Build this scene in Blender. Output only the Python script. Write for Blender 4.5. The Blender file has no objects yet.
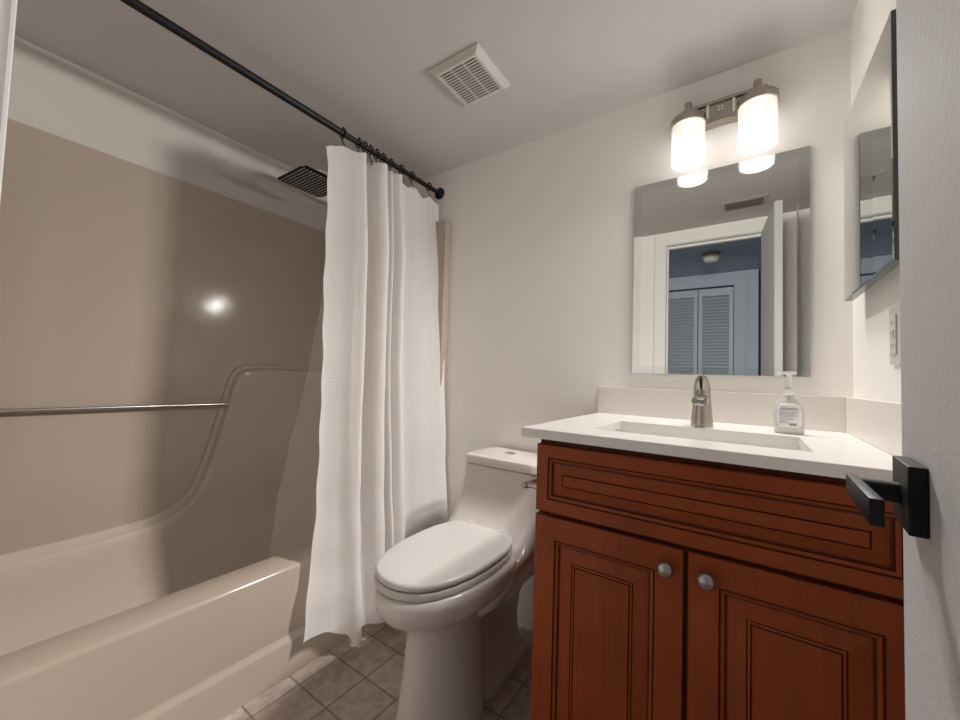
import bpy, bmesh, math, random
from mathutils import Vector, Matrix
random.seed(7)
SC = bpy.context.scene
COL = SC.collection
PI = math.pi

# ------------------------------------------------------------------ camera, world, light, exposure
cam = bpy.data.cameras.new('camera')
cam.sensor_width = 36.0
cam.lens = 14.38
cam.clip_start = 0.005
co = bpy.data.objects.new('camera', cam)
co.location = (-0.2577, -1.5359, 1.0759)
co.rotation_euler = (1.61194, -0.03217, 0.60509)
COL.objects.link(co)
SC.camera = co

w = bpy.data.worlds.new('world')
SC.world = w
w.use_nodes = True
w.node_tree.nodes['Background'].inputs[0].default_value = (0.45, 0.62, 1.0, 1)
w.node_tree.nodes['Background'].inputs[1].default_value = 0.6

SC.view_settings.view_transform = 'Standard'
SC.view_settings.look = 'None'
SC.view_settings.gamma = 1.0
SC.view_settings.use_curve_mapping = False
SC.view_settings.exposure = 0.31
SHADE_EMIT = 0.42            # glow of the two frosted lamp shades
SHADE_COL = (1.0, 0.96, 0.92)
LAMP_W = 40.0                # each of the two bulbs
LAMP_COL = (1.0, 0.98, 0.955)
HALL_W = 5.0               # added area light, as daylight from an assumed hall window
try:
    SC.cycles.use_denoising = True
    SC.cycles.caustics_reflective = False
    SC.cycles.caustics_refractive = False
    SC.cycles.sample_clamp_indirect = 6.0
    SC.cycles.max_bounces = 14
    SC.cycles.diffuse_bounces = 8
    SC.cycles.glossy_bounces = 8
    SC.cycles.transparent_max_bounces = 16
except Exception:
    pass

ld = bpy.data.lights.new('assumed_hall_daylight', 'AREA')  # added light in front of the assumed window, stands in for daylight
ld.shape = 'RECTANGLE'; ld.size = 0.9; ld.size_y = 1.1
ld.energy = HALL_W; ld.color = (0.60, 0.76, 1.0)
lo = bpy.data.objects.new('assumed_hall_daylight', ld)
lo.location = (-2.37, -2.25, 1.45); lo.rotation_euler = (0, -PI / 2, 0)
COL.objects.link(lo)

# ------------------------------------------------------------------ materials
def nodes(m):
    return m.node_tree.nodes, m.node_tree.links

def mat(name, col, rough=0.5, metal=0.0, spec=0.5, coat=0.0, bump=None, var=None, trans=0.0, ior=1.45, emit=None, sheen=0.0):
    m = bpy.data.materials.new(name); m.use_nodes = True
    N, Lk = nodes(m)
    b = N['Principled BSDF']
    b.inputs['Base Color'].default_value = (*col, 1)
    b.inputs['Roughness'].default_value = rough
    b.inputs['Metallic'].default_value = metal
    b.inputs['Specular IOR Level'].default_value = spec
    b.inputs['Coat Weight'].default_value = coat
    b.inputs['Transmission Weight'].default_value = trans
    b.inputs['IOR'].default_value = ior
    b.inputs['Sheen Weight'].default_value = sheen
    if emit:
        b.inputs['Emission Color'].default_value = (*emit[0], 1)
        b.inputs['Emission Strength'].default_value = emit[1]
    tc = N.new('ShaderNodeTexCoord')
    if var:                                   # (scale, amount): faint mottling of the colour itself
        n = N.new('ShaderNodeTexNoise'); n.inputs['Scale'].default_value = var[0]; n.inputs['Detail'].default_value = 4
        Lk.new(tc.outputs['Object'], n.inputs['Vector'])
        r = N.new('ShaderNodeMapRange'); r.inputs['To Min'].default_value = 1 - var[1]; r.inputs['To Max'].default_value = 1 + var[1]
        Lk.new(n.outputs['Fac'], r.inputs['Value'])
        mx = N.new('ShaderNodeVectorMath'); mx.operation = 'SCALE'; mx.inputs[0].default_value = col
        Lk.new(r.outputs['Result'], mx.inputs['Scale'])
        Lk.new(mx.outputs['Vector'], b.inputs['Base Color'])
    if bump:                                  # (scale, strength, distance)
        n = N.new('ShaderNodeTexNoise'); n.inputs['Scale'].default_value = bump[0]; n.inputs['Detail'].default_value = 3
        Lk.new(tc.outputs['Object'], n.inputs['Vector'])
        bp = N.new('ShaderNodeBump'); bp.inputs['Strength'].default_value = bump[1]; bp.inputs['Distance'].default_value = bump[2]
        Lk.new(n.outputs['Fac'], bp.inputs['Height'])
        Lk.new(bp.outputs['Normal'], b.inputs['Normal'])
    return m

M = {}
M['wall'] = mat('wall_paint', (0.80, 0.77, 0.735), 0.55, spec=0.3, bump=(120, 0.08, 0.002))
M['bathwall'] = mat('lamp_offset_wall_paint', (0.47, 0.44, 0.405), 0.6, spec=0.3, bump=(120, 0.08, 0.002))  # wall paint darkened in colour to offset direct lamp light on the left wall
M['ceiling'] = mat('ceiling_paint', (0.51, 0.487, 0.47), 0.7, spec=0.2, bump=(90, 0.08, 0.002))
M['trim'] = mat('trim_paint', (0.78, 0.76, 0.72), 0.35, bump=(60, 0.03, 0.001))
M['door'] = mat('door_paint', (0.56, 0.555, 0.545), 0.82, spec=0.02, bump=(150, 0.14, 0.003))
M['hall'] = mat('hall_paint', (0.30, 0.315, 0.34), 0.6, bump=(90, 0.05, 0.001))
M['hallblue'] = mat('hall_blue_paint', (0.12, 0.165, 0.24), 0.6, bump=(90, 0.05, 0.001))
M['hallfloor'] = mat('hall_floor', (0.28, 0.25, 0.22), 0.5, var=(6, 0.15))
M['louver'] = mat('louver_paint', (0.30, 0.31, 0.325), 0.5, bump=(60, 0.03, 0.001))
M['tub'] = mat('almond_acrylic', (0.62, 0.53, 0.455), 0.16, spec=0.5, bump=(5, 0.03, 0.01))
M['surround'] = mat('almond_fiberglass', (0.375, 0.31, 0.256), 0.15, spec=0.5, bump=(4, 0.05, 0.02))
M['china'] = mat('white_china', (0.62, 0.58, 0.55), 0.12, spec=0.5, bump=(3, 0.01, 0.01))
M['plastic'] = mat('white_plastic', (0.56, 0.525, 0.50), 0.3, bump=(200, 0.02, 0.0005))
M['pump'] = mat('pump_plastic', (0.84, 0.82, 0.79), 0.3, bump=(200, 0.02, 0.0005))
M['quartz'] = mat('white_quartz', (0.74, 0.71, 0.68), 0.22, var=(160, 0.04))
M['splash'] = mat('cream_quartz', (0.68, 0.64, 0.595), 0.25, var=(60, 0.03))
M['sink'] = mat('sink_china', (0.74, 0.73, 0.69), 0.12, bump=(3, 0.01, 0.01))
M['mirror'] = mat('mirror_glass', (0.80, 0.82, 0.79), 0.0, metal=1.0)
M['mirror_edge'] = mat('mirror_edge', (0.05, 0.065, 0.06), 0.15, spec=0.6, bump=(50, 0.02, 0.0005))
M['bevel'] = mat('mirror_bevel', (0.72, 0.76, 0.74), 0.02, metal=1.0)
M['nickel'] = mat('brushed_nickel', (0.42, 0.375, 0.33), 0.25, metal=1.0, bump=(300, 0.05, 0.0005))
M['pewter'] = mat('pewter_knob', (0.40, 0.37, 0.34), 0.35, metal=1.0, bump=(200, 0.05, 0.0005))
M['chrome'] = mat('chrome', (0.88, 0.88, 0.88), 0.07, metal=1.0, bump=(40, 0.01, 0.0002))
M['steel'] = mat('satin_steel', (0.55, 0.51, 0.47), 0.25, metal=1.0, bump=(300, 0.04, 0.0003))
M['black'] = mat('matte_black_metal', (0.007, 0.007, 0.008), 0.5, spec=0.3, bump=(400, 0.05, 0.0003))
M['dark'] = mat('dark_recess', (0.02, 0.018, 0.016), 0.8, bump=(80, 0.02, 0.0005))
M['rubber'] = mat('grey_nozzle', (0.80, 0.80, 0.80), 0.5, bump=(80, 0.02, 0.0005))
M['steelgrey'] = mat('grey_vent_paint', (0.45, 0.42, 0.39), 0.5, bump=(90, 0.03, 0.0005))
M['bronze'] = mat('dark_slat_paint', (0.10, 0.085, 0.075), 0.5, bump=(90, 0.03, 0.0005))
M['label'] = mat('white_label', (0.80, 0.79, 0.80), 0.4, bump=(80, 0.02, 0.0002))
M['ink'] = mat('grey_ink', (0.16, 0.16, 0.18), 0.6, bump=(80, 0.02, 0.0002))
M['soap'] = mat('milky_soap', (0.93, 0.91, 0.87), 0.12, trans=0.5, ior=1.35, bump=(9, 0.03, 0.001))
M['amber'] = mat('brass_fitting', (0.42, 0.30, 0.16), 0.35, metal=1.0, bump=(60, 0.05, 0.0005))
M['frost'] = mat('frosted_bowl', (0.62, 0.55, 0.42), 0.4, bump=(60, 0.05, 0.0005))

def shade_material():
    m = bpy.data.materials.new('lit_frosted_glass'); m.use_nodes = True
    N, Lk = nodes(m)
    b = N['Principled BSDF']
    b.inputs['Base Color'].default_value = (0.9, 0.88, 0.85, 1); b.inputs['Roughness'].default_value = 0.25
    b.inputs['Emission Color'].default_value = (*SHADE_COL, 1)
    b.inputs['Emission Strength'].default_value = SHADE_EMIT
    tr = N.new('ShaderNodeBsdfTransparent')
    mx = N.new('ShaderNodeMixShader'); mx.inputs[0].default_value = 0.40
    Lk.new(tr.outputs[0], mx.inputs[1]); Lk.new(b.outputs[0], mx.inputs[2])
    Lk.new(mx.outputs[0], N['Material Output'].inputs['Surface'])
    return m
M['shade'] = shade_material()
M['bulb'] = mat('lit_bulb', (0.9, 0.88, 0.85), 0.3, emit=((1.0, 0.95, 0.9), 2.2), bump=(50, 0.01, 0.0003))

def clear_film():
    m = bpy.data.materials.new('clear_vinyl'); m.use_nodes = True
    N, Lk = nodes(m)
    b = N['Principled BSDF']
    b.inputs['Base Color'].default_value = (0.75, 0.70, 0.64, 1); b.inputs['Roughness'].default_value = 0.18
    t = N.new('ShaderNodeBsdfTransparent'); t.inputs[0].default_value = (0.97, 0.96, 0.94, 1)
    mx = N.new('ShaderNodeMixShader'); mx.inputs[0].default_value = 0.16
    Lk.new(t.outputs[0], mx.inputs[1]); Lk.new(b.outputs[0], mx.inputs[2])
    Lk.new(mx.outputs[0], N['Material Output'].inputs['Surface'])
    tc = N.new('ShaderNodeTexCoord')
    n = N.new('ShaderNodeTexNoise'); n.inputs['Scale'].default_value = 14
    Lk.new(tc.outputs['Object'], n.inputs['Vector'])
    bp = N.new('ShaderNodeBump'); bp.inputs['Strength'].default_value = 0.4; bp.inputs['Distance'].default_value = 0.01
    Lk.new(n.outputs['Fac'], bp.inputs['Height']); Lk.new(bp.outputs['Normal'], b.inputs['Normal'])
    return m
M['film'] = clear_film()

def tile_material():
    m = bpy.data.materials.new('taupe_floor_tile'); m.use_nodes = True
    N, Lk = nodes(m)
    b = N['Principled BSDF']; b.inputs['Roughness'].default_value = 0.42
    g = N.new('ShaderNodeNewGeometry')
    ad = N.new('ShaderNodeVectorMath'); ad.operation = 'ADD'
    ad.inputs[1].default_value = (1.51 + 0.154 * 10, 0.752 + 0.155 * 20, 0)
    Lk.new(g.outputs['Position'], ad.inputs[0])
    br = N.new('ShaderNodeTexBrick'); br.offset = 0.0; br.squash = 1.0
    br.inputs['Scale'].default_value = 1.0
    br.inputs['Brick Width'].default_value = 0.154; br.inputs['Row Height'].default_value = 0.155
    br.inputs['Mortar Size'].default_value = 0.0036; br.inputs['Mortar Smooth'].default_value = 0.25
    br.inputs['Bias'].default_value = 0.0
    br.inputs['Color1'].default_value = (0.40, 0.325, 0.28, 1); br.inputs['Color2'].default_value = (0.355, 0.287, 0.247, 1)
    br.inputs['Mortar'].default_value = (0.19, 0.15, 0.128, 1)
    Lk.new(ad.outputs['Vector'], br.inputs['Vector'])
    n = N.new('ShaderNodeTexNoise'); n.inputs['Scale'].default_value = 28; n.inputs['Detail'].default_value = 6
    Lk.new(g.outputs['Position'], n.inputs['Vector'])
    r = N.new('ShaderNodeMapRange'); r.inputs['From Min'].default_value = 0.3; r.inputs['From Max'].default_value = 0.7
    r.inputs['To Min'].default_value = 0.78; r.inputs['To Max'].default_value = 1.2
    Lk.new(n.outputs['Fac'], r.inputs['Value'])
    s = N.new('ShaderNodeVectorMath'); s.operation = 'SCALE'
    Lk.new(br.outputs['Color'], s.inputs[0]); Lk.new(r.outputs['Result'], s.inputs['Scale'])
    Lk.new(s.outputs['Vector'], b.inputs['Base Color'])
    bp = N.new('ShaderNodeBump'); bp.inputs['Strength'].default_value = 0.6; bp.inputs['Distance'].default_value = 0.003; bp.invert = True
    Lk.new(br.outputs['Fac'], bp.inputs['Height']); Lk.new(bp.outputs['Normal'], b.inputs['Normal'])
    return m
M['tile'] = tile_material()

def wood_material(name, c1, c2, horiz=False):
    m = bpy.data.materials.new(name); m.use_nodes = True
    N, Lk = nodes(m)
    b = N['Principled BSDF']; b.inputs['Roughness'].default_value = 0.42; b.inputs['Specular IOR Level'].default_value = 0.22
    g = N.new('ShaderNodeNewGeometry')
    mp = N.new('ShaderNodeMapping')
    mp.inputs['Scale'].default_value = (3, 30, 45) if horiz else (45, 30, 3)
    Lk.new(g.outputs['Position'], mp.inputs['Vector'])
    n = N.new('ShaderNodeTexNoise'); n.inputs['Scale'].default_value = 1.0; n.inputs['Detail'].default_value = 5
    Lk.new(mp.outputs['Vector'], n.inputs['Vector'])
    n2 = N.new('ShaderNodeTexNoise'); n2.inputs['Scale'].default_value = 7.0; n2.inputs['Detail'].default_value = 2
    Lk.new(g.outputs['Position'], n2.inputs['Vector'])
    av = N.new('ShaderNodeMath'); av.operation = 'MULTIPLY_ADD'; av.inputs[1].default_value = 0.45
    Lk.new(n.outputs['Fac'], av.inputs[0])
    hf = N.new('ShaderNodeMath'); hf.operation = 'MULTIPLY'; hf.inputs[1].default_value = 0.55
    Lk.new(n2.outputs['Fac'], hf.inputs[0]); Lk.new(hf.outputs[0], av.inputs[2])
    cr = N.new('ShaderNodeValToRGB')
    cr.color_ramp.elements[0].position = 0.32; cr.color_ramp.elements[0].color = (*c2, 1)
    cr.color_ramp.elements[1].position = 0.68; cr.color_ramp.elements[1].color = (*c1, 1)
    Lk.new(av.outputs[0], cr.inputs['Fac']); Lk.new(cr.outputs['Color'], b.inputs['Base Color'])
    return m
M['wood'] = wood_material('cherry_wood', (0.285, 0.060, 0.0135), (0.205, 0.040, 0.0085))
M['woodh'] = wood_material('cherry_wood_rail', (0.285, 0.060, 0.0135), (0.205, 0.040, 0.0085), True)
M['glaze'] = wood_material('dark_glaze_gap_shade', (0.11, 0.022, 0.007), (0.08, 0.016, 0.005))  # stain in the panel grooves; also the painted shade in the front gaps

def fabric_material():
    m = bpy.data.materials.new('white_waffle_cloth'); m.use_nodes = True
    N, Lk = nodes(m)
    b = N['Principled BSDF']; b.inputs['Base Color'].default_value = (0.95, 0.925, 0.91, 1)
    b.inputs['Roughness'].default_value = 0.85; b.inputs['Sheen Weight'].default_value = 0.15
    b.inputs['Specular IOR Level'].default_value = 0.2
    tl = N.new('ShaderNodeBsdfTranslucent'); tl.inputs[0].default_value = (0.88, 0.84, 0.80, 1)
    mx = N.new('ShaderNodeMixShader'); mx.inputs[0].default_value = 0.33
    Lk.new(b.outputs[0], mx.inputs[1]); Lk.new(tl.outputs[0], mx.inputs[2])
    tp = N.new('ShaderNodeBsdfTransparent'); m2 = N.new('ShaderNodeMixShader'); m2.inputs[0].default_value = 0.20   # open weave
    Lk.new(mx.outputs[0], m2.inputs[1]); Lk.new(tp.outputs[0], m2.inputs[2])
    Lk.new(m2.outputs[0], N['Material Output'].inputs['Surface'])
    uv = N.new('ShaderNodeTexCoord')
    sp = N.new('ShaderNodeSeparateXYZ'); Lk.new(uv.outputs['UV'], sp.inputs[0])
    hs = []
    for k in (0, 1):
        mu = N.new('ShaderNodeMath'); mu.operation = 'MULTIPLY'; mu.inputs[1].default_value = 2 * PI / 0.0085
        Lk.new(sp.outputs[k], mu.inputs[0])
        si = N.new('ShaderNodeMath'); si.operation = 'SINE'; Lk.new(mu.outputs[0], si.inputs[0]); hs.append(si)
    mxx = N.new('ShaderNodeMath'); mxx.operation = 'MAXIMUM'
    Lk.new(hs[0].outputs[0], mxx.inputs[0]); Lk.new(hs[1].outputs[0], mxx.inputs[1])
    bp = N.new('ShaderNodeBump'); bp.inputs['Strength'].default_value = 0.35; bp.inputs['Distance'].default_value = 0.0015
    Lk.new(mxx.outputs[0], bp.inputs['Height'])
    n = N.new('ShaderNodeTexNoise'); n.inputs['Scale'].default_value = 18
    Lk.new(uv.outputs['Object'], n.inputs['Vector'])
    bp2 = N.new('ShaderNodeBump'); bp2.inputs['Strength'].default_value = 0.25; bp2.inputs['Distance'].default_value = 0.006
    Lk.new(n.outputs['Fac'], bp2.inputs['Height']); Lk.new(bp.outputs['Normal'], bp2.inputs['Normal'])
    Lk.new(bp2.outputs['Normal'], b.inputs['Normal'])
    return m
M['cloth'] = fabric_material()

# ------------------------------------------------------------------ mesh helpers (world coordinates in, local meshes out)
ORIG = {}

def lerp(a, b, s): return a + (b - a) * s

def bx(bm, x0, x1, y0, y1, z0, z1, mi=0, bev=0.0, seg=2):
    x0, x1 = min(x0, x1), max(x0, x1); y0, y1 = min(y0, y1), max(y0, y1); z0, z1 = min(z0, z1), max(z0, z1)
    r = bmesh.ops.create_cube(bm, size=1.0)
    vs = r['verts']
    for v in vs:
        v.co = Vector(((x0 + x1) / 2 + v.co.x * (x1 - x0), (y0 + y1) / 2 + v.co.y * (y1 - y0), (z0 + z1) / 2 + v.co.z * (z1 - z0)))
    fs = set(f for v in vs for f in v.link_faces)
    for f in fs: f.material_index = mi
    if bev > 0:
        es = list(set(e for f in fs for e in f.edges))
        rr = bmesh.ops.bevel(bm, geom=es, offset=bev, segments=seg, profile=0.5, affect='EDGES', clamp_overlap=True)
        for f in rr['faces']: f.material_index = mi
    return bm

def loft(bm, rings, cap0=True, cap1=True, mi=0, closed=True):
    rv = [[bm.verts.new(p) for p in r] for r in rings]
    n = len(rv[0])
    for a, b in zip(rv[:-1], rv[1:]):
        for i in range(n if closed else n - 1):
            j = (i + 1) % n
            f = bm.faces.new((a[i], a[j], b[j], b[i])); f.material_index = mi
    if cap0: bm.faces.new(list(reversed(rv[0]))).material_index = mi
    if cap1: bm.faces.new(rv[-1]).material_index = mi
    return rv

def circ(c, r, n=32, axis='z', ry=None):
    ry = r if ry is None else ry
    out = []
    for i in range(n):
        a = 2 * PI * i / n
        u, v = r * math.cos(a), ry * math.sin(a)
        if axis == 'z': out.append((c[0] + u, c[1] + v, c[2]))
        elif axis == 'y': out.append((c[0] + u, c[1], c[2] - v))
        else: out.append((c[0], c[1] + u, c[2] + v))
    return out

def lathe(bm, c, prof, axis='z', n=32, cap0=True, cap1=True, mi=0):
    rings = []
    for r, t in prof:
        p = list(c); p['xyz'.index(axis)] += t
        rings.append(circ(p, max(r, 1e-5), n, axis))
    loft(bm, rings, cap0, cap1, mi)

def tube(bm, pts, r, n=12, mi=0):
    pts = [Vector(p) for p in pts]
    rings = []
    up = Vector((0.13, 0.21, 0.97)).normalized()
    for i, p in enumerate(pts):
        d = (pts[min(i + 1, len(pts) - 1)] - pts[max(i - 1, 0)]).normalized()
        u = d.cross(up)
        if u.length < 0.05: u = d.cross(Vector((1, 0, 0)))
        u.normalize(); v = u.cross(d).normalized()
        rr = r[i] if isinstance(r, (list, tuple)) else r
        rings.append([tuple(p + u * rr * math.cos(2 * PI * k / n) + v * rr * math.sin(2 * PI * k / n)) for k in range(n)])
    loft(bm, rings, True, True, mi)

def rrect(x0, x1, y0, y1, z, r, n=6):
    out = []
    for cx, cy, a0 in ((x1 - r, y1 - r, 0), (x0 + r, y1 - r, PI / 2), (x0 + r, y0 + r, PI), (x1 - r, y0 + r, 1.5 * PI)):
        for i in range(n + 1):
            a = a0 + PI / 2 * i / n
            out.append((cx + r * math.cos(a), cy + r * math.sin(a), z))
    return out

def obj(name, bm, mats, parent=None, smooth=None, bevel=0.0, solid=0.0, subsurf=0):
    """link ONE mesh object; origin at the middle of its base"""
    if not isinstance(mats, (list, tuple)): mats = [mats]
    bmesh.ops.recalc_face_normals(bm, faces=bm.faces)
    xs = [v.co for v in bm.verts]
    o0 = Vector(((min(c.x for c in xs) + max(c.x for c in xs)) / 2, (min(c.y for c in xs) + max(c.y for c in xs)) / 2, min(c.z for c in xs)))
    for v in bm.verts: v.co -= o0
    me = bpy.data.meshes.new(name)
    bm.to_mesh(me); bm.free()
    for m in mats: me.materials.append(m)
    o = bpy.data.objects.new(name, me); COL.objects.link(o)
    if parent is not None:
        o.parent = parent
        o.location = o0 - ORIG[parent.name]
    else:
        o.location = o0
    ORIG[o.name] = o0
    if smooth is not None:
        for p in me.polygons: p.use_smooth = True
        try:
            me.set_sharp_from_angle(angle=math.radians(smooth))
        except Exception:
            pass
    if bevel:
        b = o.modifiers.new('bevel', 'BEVEL'); b.width = bevel; b.segments = 2; b.limit_method = 'ANGLE'
    if solid:
        s = o.modifiers.new('solid', 'SOLIDIFY'); s.thickness = solid; s.offset = 0
    if subsurf:
        s = o.modifiers.new('sub', 'SUBSURF'); s.levels = subsurf; s.render_levels = subsurf
    return o

def tag(o, label, cat, group=None, kind=None):
    if label: o['label'] = label
    if cat: o['category'] = cat
    if group: o['group'] = group
    if kind: o['kind'] = kind
    return o

def thing(name, label, cat, loc, group=None):
    o = bpy.data.objects.new(name, None); COL.objects.link(o)
    o.empty_display_size = 0.05
    o.location = loc; ORIG[o.name] = Vector(loc)
    return tag(o, label, cat, group)

def struct(name, bm, m, label, cat, parent=None, **k):
    o = obj(name, bm, m, parent, **k)
    return tag(o, label, cat, kind='structure')

def B(*boxes, **k):
    bm = bmesh.new()
    for b in boxes: bx(bm, *b, **k)
    return bm

# ------------------------------------------------------------------ dimensions (metres; x right, y towards the back wall, z up)
H = 2.167          # ceiling
XL = -2.266        # left wall, face of the tub surround
D = -1.522         # wall with the doorway
DO = -1.62         # its hall side
CT = 0.946         # counter top
JL, JR = -0.737, -0.168   # doorway jambs
DH = 2.07          # doorway head

# ------------------------------------------------------------------ the room
struct('floor', B((-2.4, 0.1, DO, 0.1, -0.05, 0.0)), M['tile'], 'square taupe stone-look tile floor with dark grout', 'floor')
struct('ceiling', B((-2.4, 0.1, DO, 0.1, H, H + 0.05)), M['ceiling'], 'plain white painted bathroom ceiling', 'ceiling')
struct('wall_back', B((-2.4, 0.1, 0.0, 0.1, 0.0, H)), M['wall'], 'off-white painted wall behind toilet and vanity', 'wall')
struct('wall_right', B((0.0, 0.1, DO, 0.0, 0.0, H)), M['wall'], 'off-white painted side wall beside the vanity', 'wall')
struct('wall_left', B((-2.4, XL - 0.012, DO, 0.0, 0.0, H)), M['bathwall'], 'wall strip above the tub surround, colour darkened to offset lamp light', 'wall')
struct('wall_front', B((XL - 0.012, JL - 0.02, DO, D, 0.0, H), (JR + 0.02, 0.0, DO, D, 0.0, H), (JL - 0.02, JR + 0.02, DO, D, DH + 0.02, H)),
       M['wall'], 'off-white wall around the open doorway', 'wall')

# door casing and jambs
bm = bmesh.new()
bx(bm, JL - 0.078, JL - 0.004, D, D + 0.013, 0.0, DH + 0.078, bev=0.003)
bx(bm, JR + 0.004, JR + 0.078, D, D + 0.013, 0.0, DH + 0.078, bev=0.003)
bx(bm, JL - 0.004, JR + 0.004, D, D + 0.0128, DH + 0.004, DH + 0.078, bev=0.003)
bx(bm, JL - 0.02, JL, DO, D + 0.004, 0.0, DH)
bx(bm, JR, JR + 0.02, DO, D + 0.004, 0.0, DH)
bx(bm, JL - 0.02, JR + 0.02, DO, D + 0.004, DH, DH + 0.02)
bx(bm, JL, JL + 0.008, DO + 0.02, DO + 0.05, 0.0, DH - 0.01)
bx(bm, JL, JR, DO + 0.02, DO + 0.05, DH - 0.012, DH)
struct('trim_1', bm, M['trim'], 'white door casing and jambs around the bathroom doorway', 'door casing')

# hall beyond the doorway, seen in the mirror
HY = -2.9
struct('floor_hall', B((-2.4, 1.0, -4.3, DO, -0.05, 0.0)), M['hallfloor'], 'dim hall floor beyond the doorway', 'floor')
struct('ceiling_hall', B((-2.4, 1.0, -4.3, DO, H, H + 0.05)), M['hall'], 'dim blue-grey hall ceiling with a small round lamp', 'ceiling')
struct('wall_hall', B((-2.4, -0.985, HY - 0.1, HY, 0, H), (-0.335, -0.16, HY - 0.1, HY, 0, H), (-0.985, -0.335, HY - 0.1, HY, 2.045, H),
                      (-1.05, -0.28, HY - 0.62, HY - 0.57, 0, H)), M['hall'], 'dim hall wall around the louvred closet', 'wall')
struct('wall_hall_end', B((-0.16, 1.0, -4.3, -4.2, 0, H), (0.9, 1.0, -4.2, DO, 0, H), (-0.26, -0.16, -4.2, HY - 0.1, 0, H)), M['hallblue'],
       'dark blue wall deep in the hall', 'wall')
bm = bmesh.new()
for s in ((-2.5, -2.4, HY - 0.1, -2.72, 0, H), (-2.5, -2.4, -1.78, DO, 0, H), (-2.5, -2.4, -2.72, -1.78, 0, 0.88), (-2.5, -2.4, -2.72, -1.78, 2.02, H)):
    bx(bm, *s)
struct('wall_hall_side', bm, M['hall'], 'unseen hall wall with an assumed window, added for the daylight', 'wall')  # out of view; window opening is assumed, added along with the area light
bm = bmesh.new()
for s in ((-2.47, -2.42, -2.72, -2.68, 0.88, 2.02), (-2.47, -2.42, -1.82, -1.78, 0.88, 2.02), (-2.47, -2.42, -2.68, -1.82, 0.88, 0.92),
          (-2.47, -2.42, -2.68, -1.82, 1.98, 2.02), (-2.46, -2.43, -2.68, -1.82, 1.43, 1.47)):
    bx(bm, *s)
struct('assumed_window_1', bm, M['trim'], 'white frame of the assumed, unseen hall window', 'window')  # assumed frame, added to fill the unseen opening
bm = bmesh.new()
bx(bm, -1.055, -0.958, HY, HY + 0.014, 0, 2.135, bev=0.003)
bx(bm, -0.352, -0.255, HY, HY + 0.014, 0, 2.135, bev=0.003)
bx(bm, -0.958, -0.352, HY, HY + 0.0135, 2.035, 2.135, bev=0.003)
struct('trim_2', bm, M['hall'], 'pale casing around the hall closet doors', 'door casing')

def louver_door(name, x0, x1, label):
    bm = bmesh.new()
    ya, yb = HY - 0.035, HY - 0.005
    st = 0.034
    bx(bm, x0, x0 + st, ya, yb, 0.02, 2.02); bx(bm, x1 - st, x1, ya, yb, 0.02, 2.02)
    for z0, z1 in ((0.02, 0.14), (1.0, 1.06), (1.945, 2.02)): bx(bm, x0 + st, x1 - st, ya + .001, yb - .001, z0, z1)
    for za, zb in ((0.15, 0.99), (1.07, 1.94)):
        n = int((zb - za) / 0.032)
        for k in range(n):
            z = za + (k + 0.5) * (zb - za) / n
            vs = [bm.verts.new(p) for p in ((x0 + st, yb - .004, z - .016), (x1 - st, yb - .004, z - .016), (x1 - st, ya + .004, z + .012), (x0 + st, ya + .004, z + .012),
                                            (x0 + st, yb - .004, z - .010), (x1 - st, yb - .004, z - .010), (x1 - st, ya + .004, z + .018), (x0 + st, ya + .004, z + .018))]
            for q in ((0, 1, 2, 3), (7, 6, 5, 4), (0, 4, 5, 1), (2, 6, 7, 3), (1, 5, 6, 2), (0, 3, 7, 4)):
                bm.faces.new([vs[i] for i in q])
    return struct(name, bm, M['louver'], label, 'louvred door')
louver_door('door_2', -0.955, -0.660, 'white louvred closet panel on the lamp-free side, reflected in the mirror')
louver_door('door_3', -0.652, -0.357, 'white louvred closet panel next to the dark hall opening, reflected in mirror')

t = thing('ceiling_lamp', 'small round brass and glass ceiling lamp in the dim hall, seen in the mirror', 'ceiling lamp', (-0.50, -2.2, H - 0.075))
bm = bmesh.new(); lathe(bm, (-0.50, -2.2, H), [(0.066, 0), (0.068, -0.018), (0.058, -0.024)]); obj('canopy', bm, M['amber'], t, smooth=40)
bm = bmesh.new(); lathe(bm, (-0.50, -2.2, H), [(0.057, -0.024), (0.058, -0.045), (0.047, -0.066), (0.02, -0.075), (0.0, -0.076)]); obj('glass_bowl', bm, M['frost'], t, smooth=40)

# bathroom door, swung open against the right wall (u runs from the latch edge to the hinge, o out of the room-side face)
LC, HC = Vector((-0.1345, -1.0)), Vector((-0.178, -1.507))
DU = (HC - LC).normalized(); DN = Vector((DU.y, -DU.x))
if DN.x > 0: DN = -DN
def door_box(bm, u0, u1, o0, o1, z0, z1, tilt=0.0, **k):
    n0 = set(bm.verts)
    bx(bm, u0, u1, o0, o1, z0, z1, **k)
    for v in bm.verts:
        if v in n0: continue
        u, o, z = v.co
        p = LC + DU * u + DN * o
        v.co = Vector((p.x, p.y, z + tilt * (u - u0)))
bm = bmesh.new(); door_box(bm, 0, (HC - LC).length, -0.035, 0, 0.012, 2.055, bev=0.0012)
door = struct('door_1', bm, M['door'], 'white painted bathroom door swung open, with a black square lever', 'door')
bm = bmesh.new(); door_box(bm, 0.0375, 0.1005, 0.0003, 0.0112, 0.9635, 1.0165, bev=0.001)
ros = obj('rose', bm, M['black'], door); ros['label'] = 'square black rose plate'
bm = bmesh.new()
a_, b_ = LC + DU * 0.066 + DN * 0.0115, LC + DU * 0.066 + DN * 0.037
tube(bm, [(a_.x, a_.y, 0.989), (b_.x, b_.y, 0.989)], 0.0085, 20)
door_box(bm, 0.036, 0.188, 0.034, 0.0415, 0.977, 0.9945, tilt=0.07, bev=0.0008)
hl = obj('lever_handle', bm, M['black'], door, smooth=35); hl['label'] = 'flat black lever bar'
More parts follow.
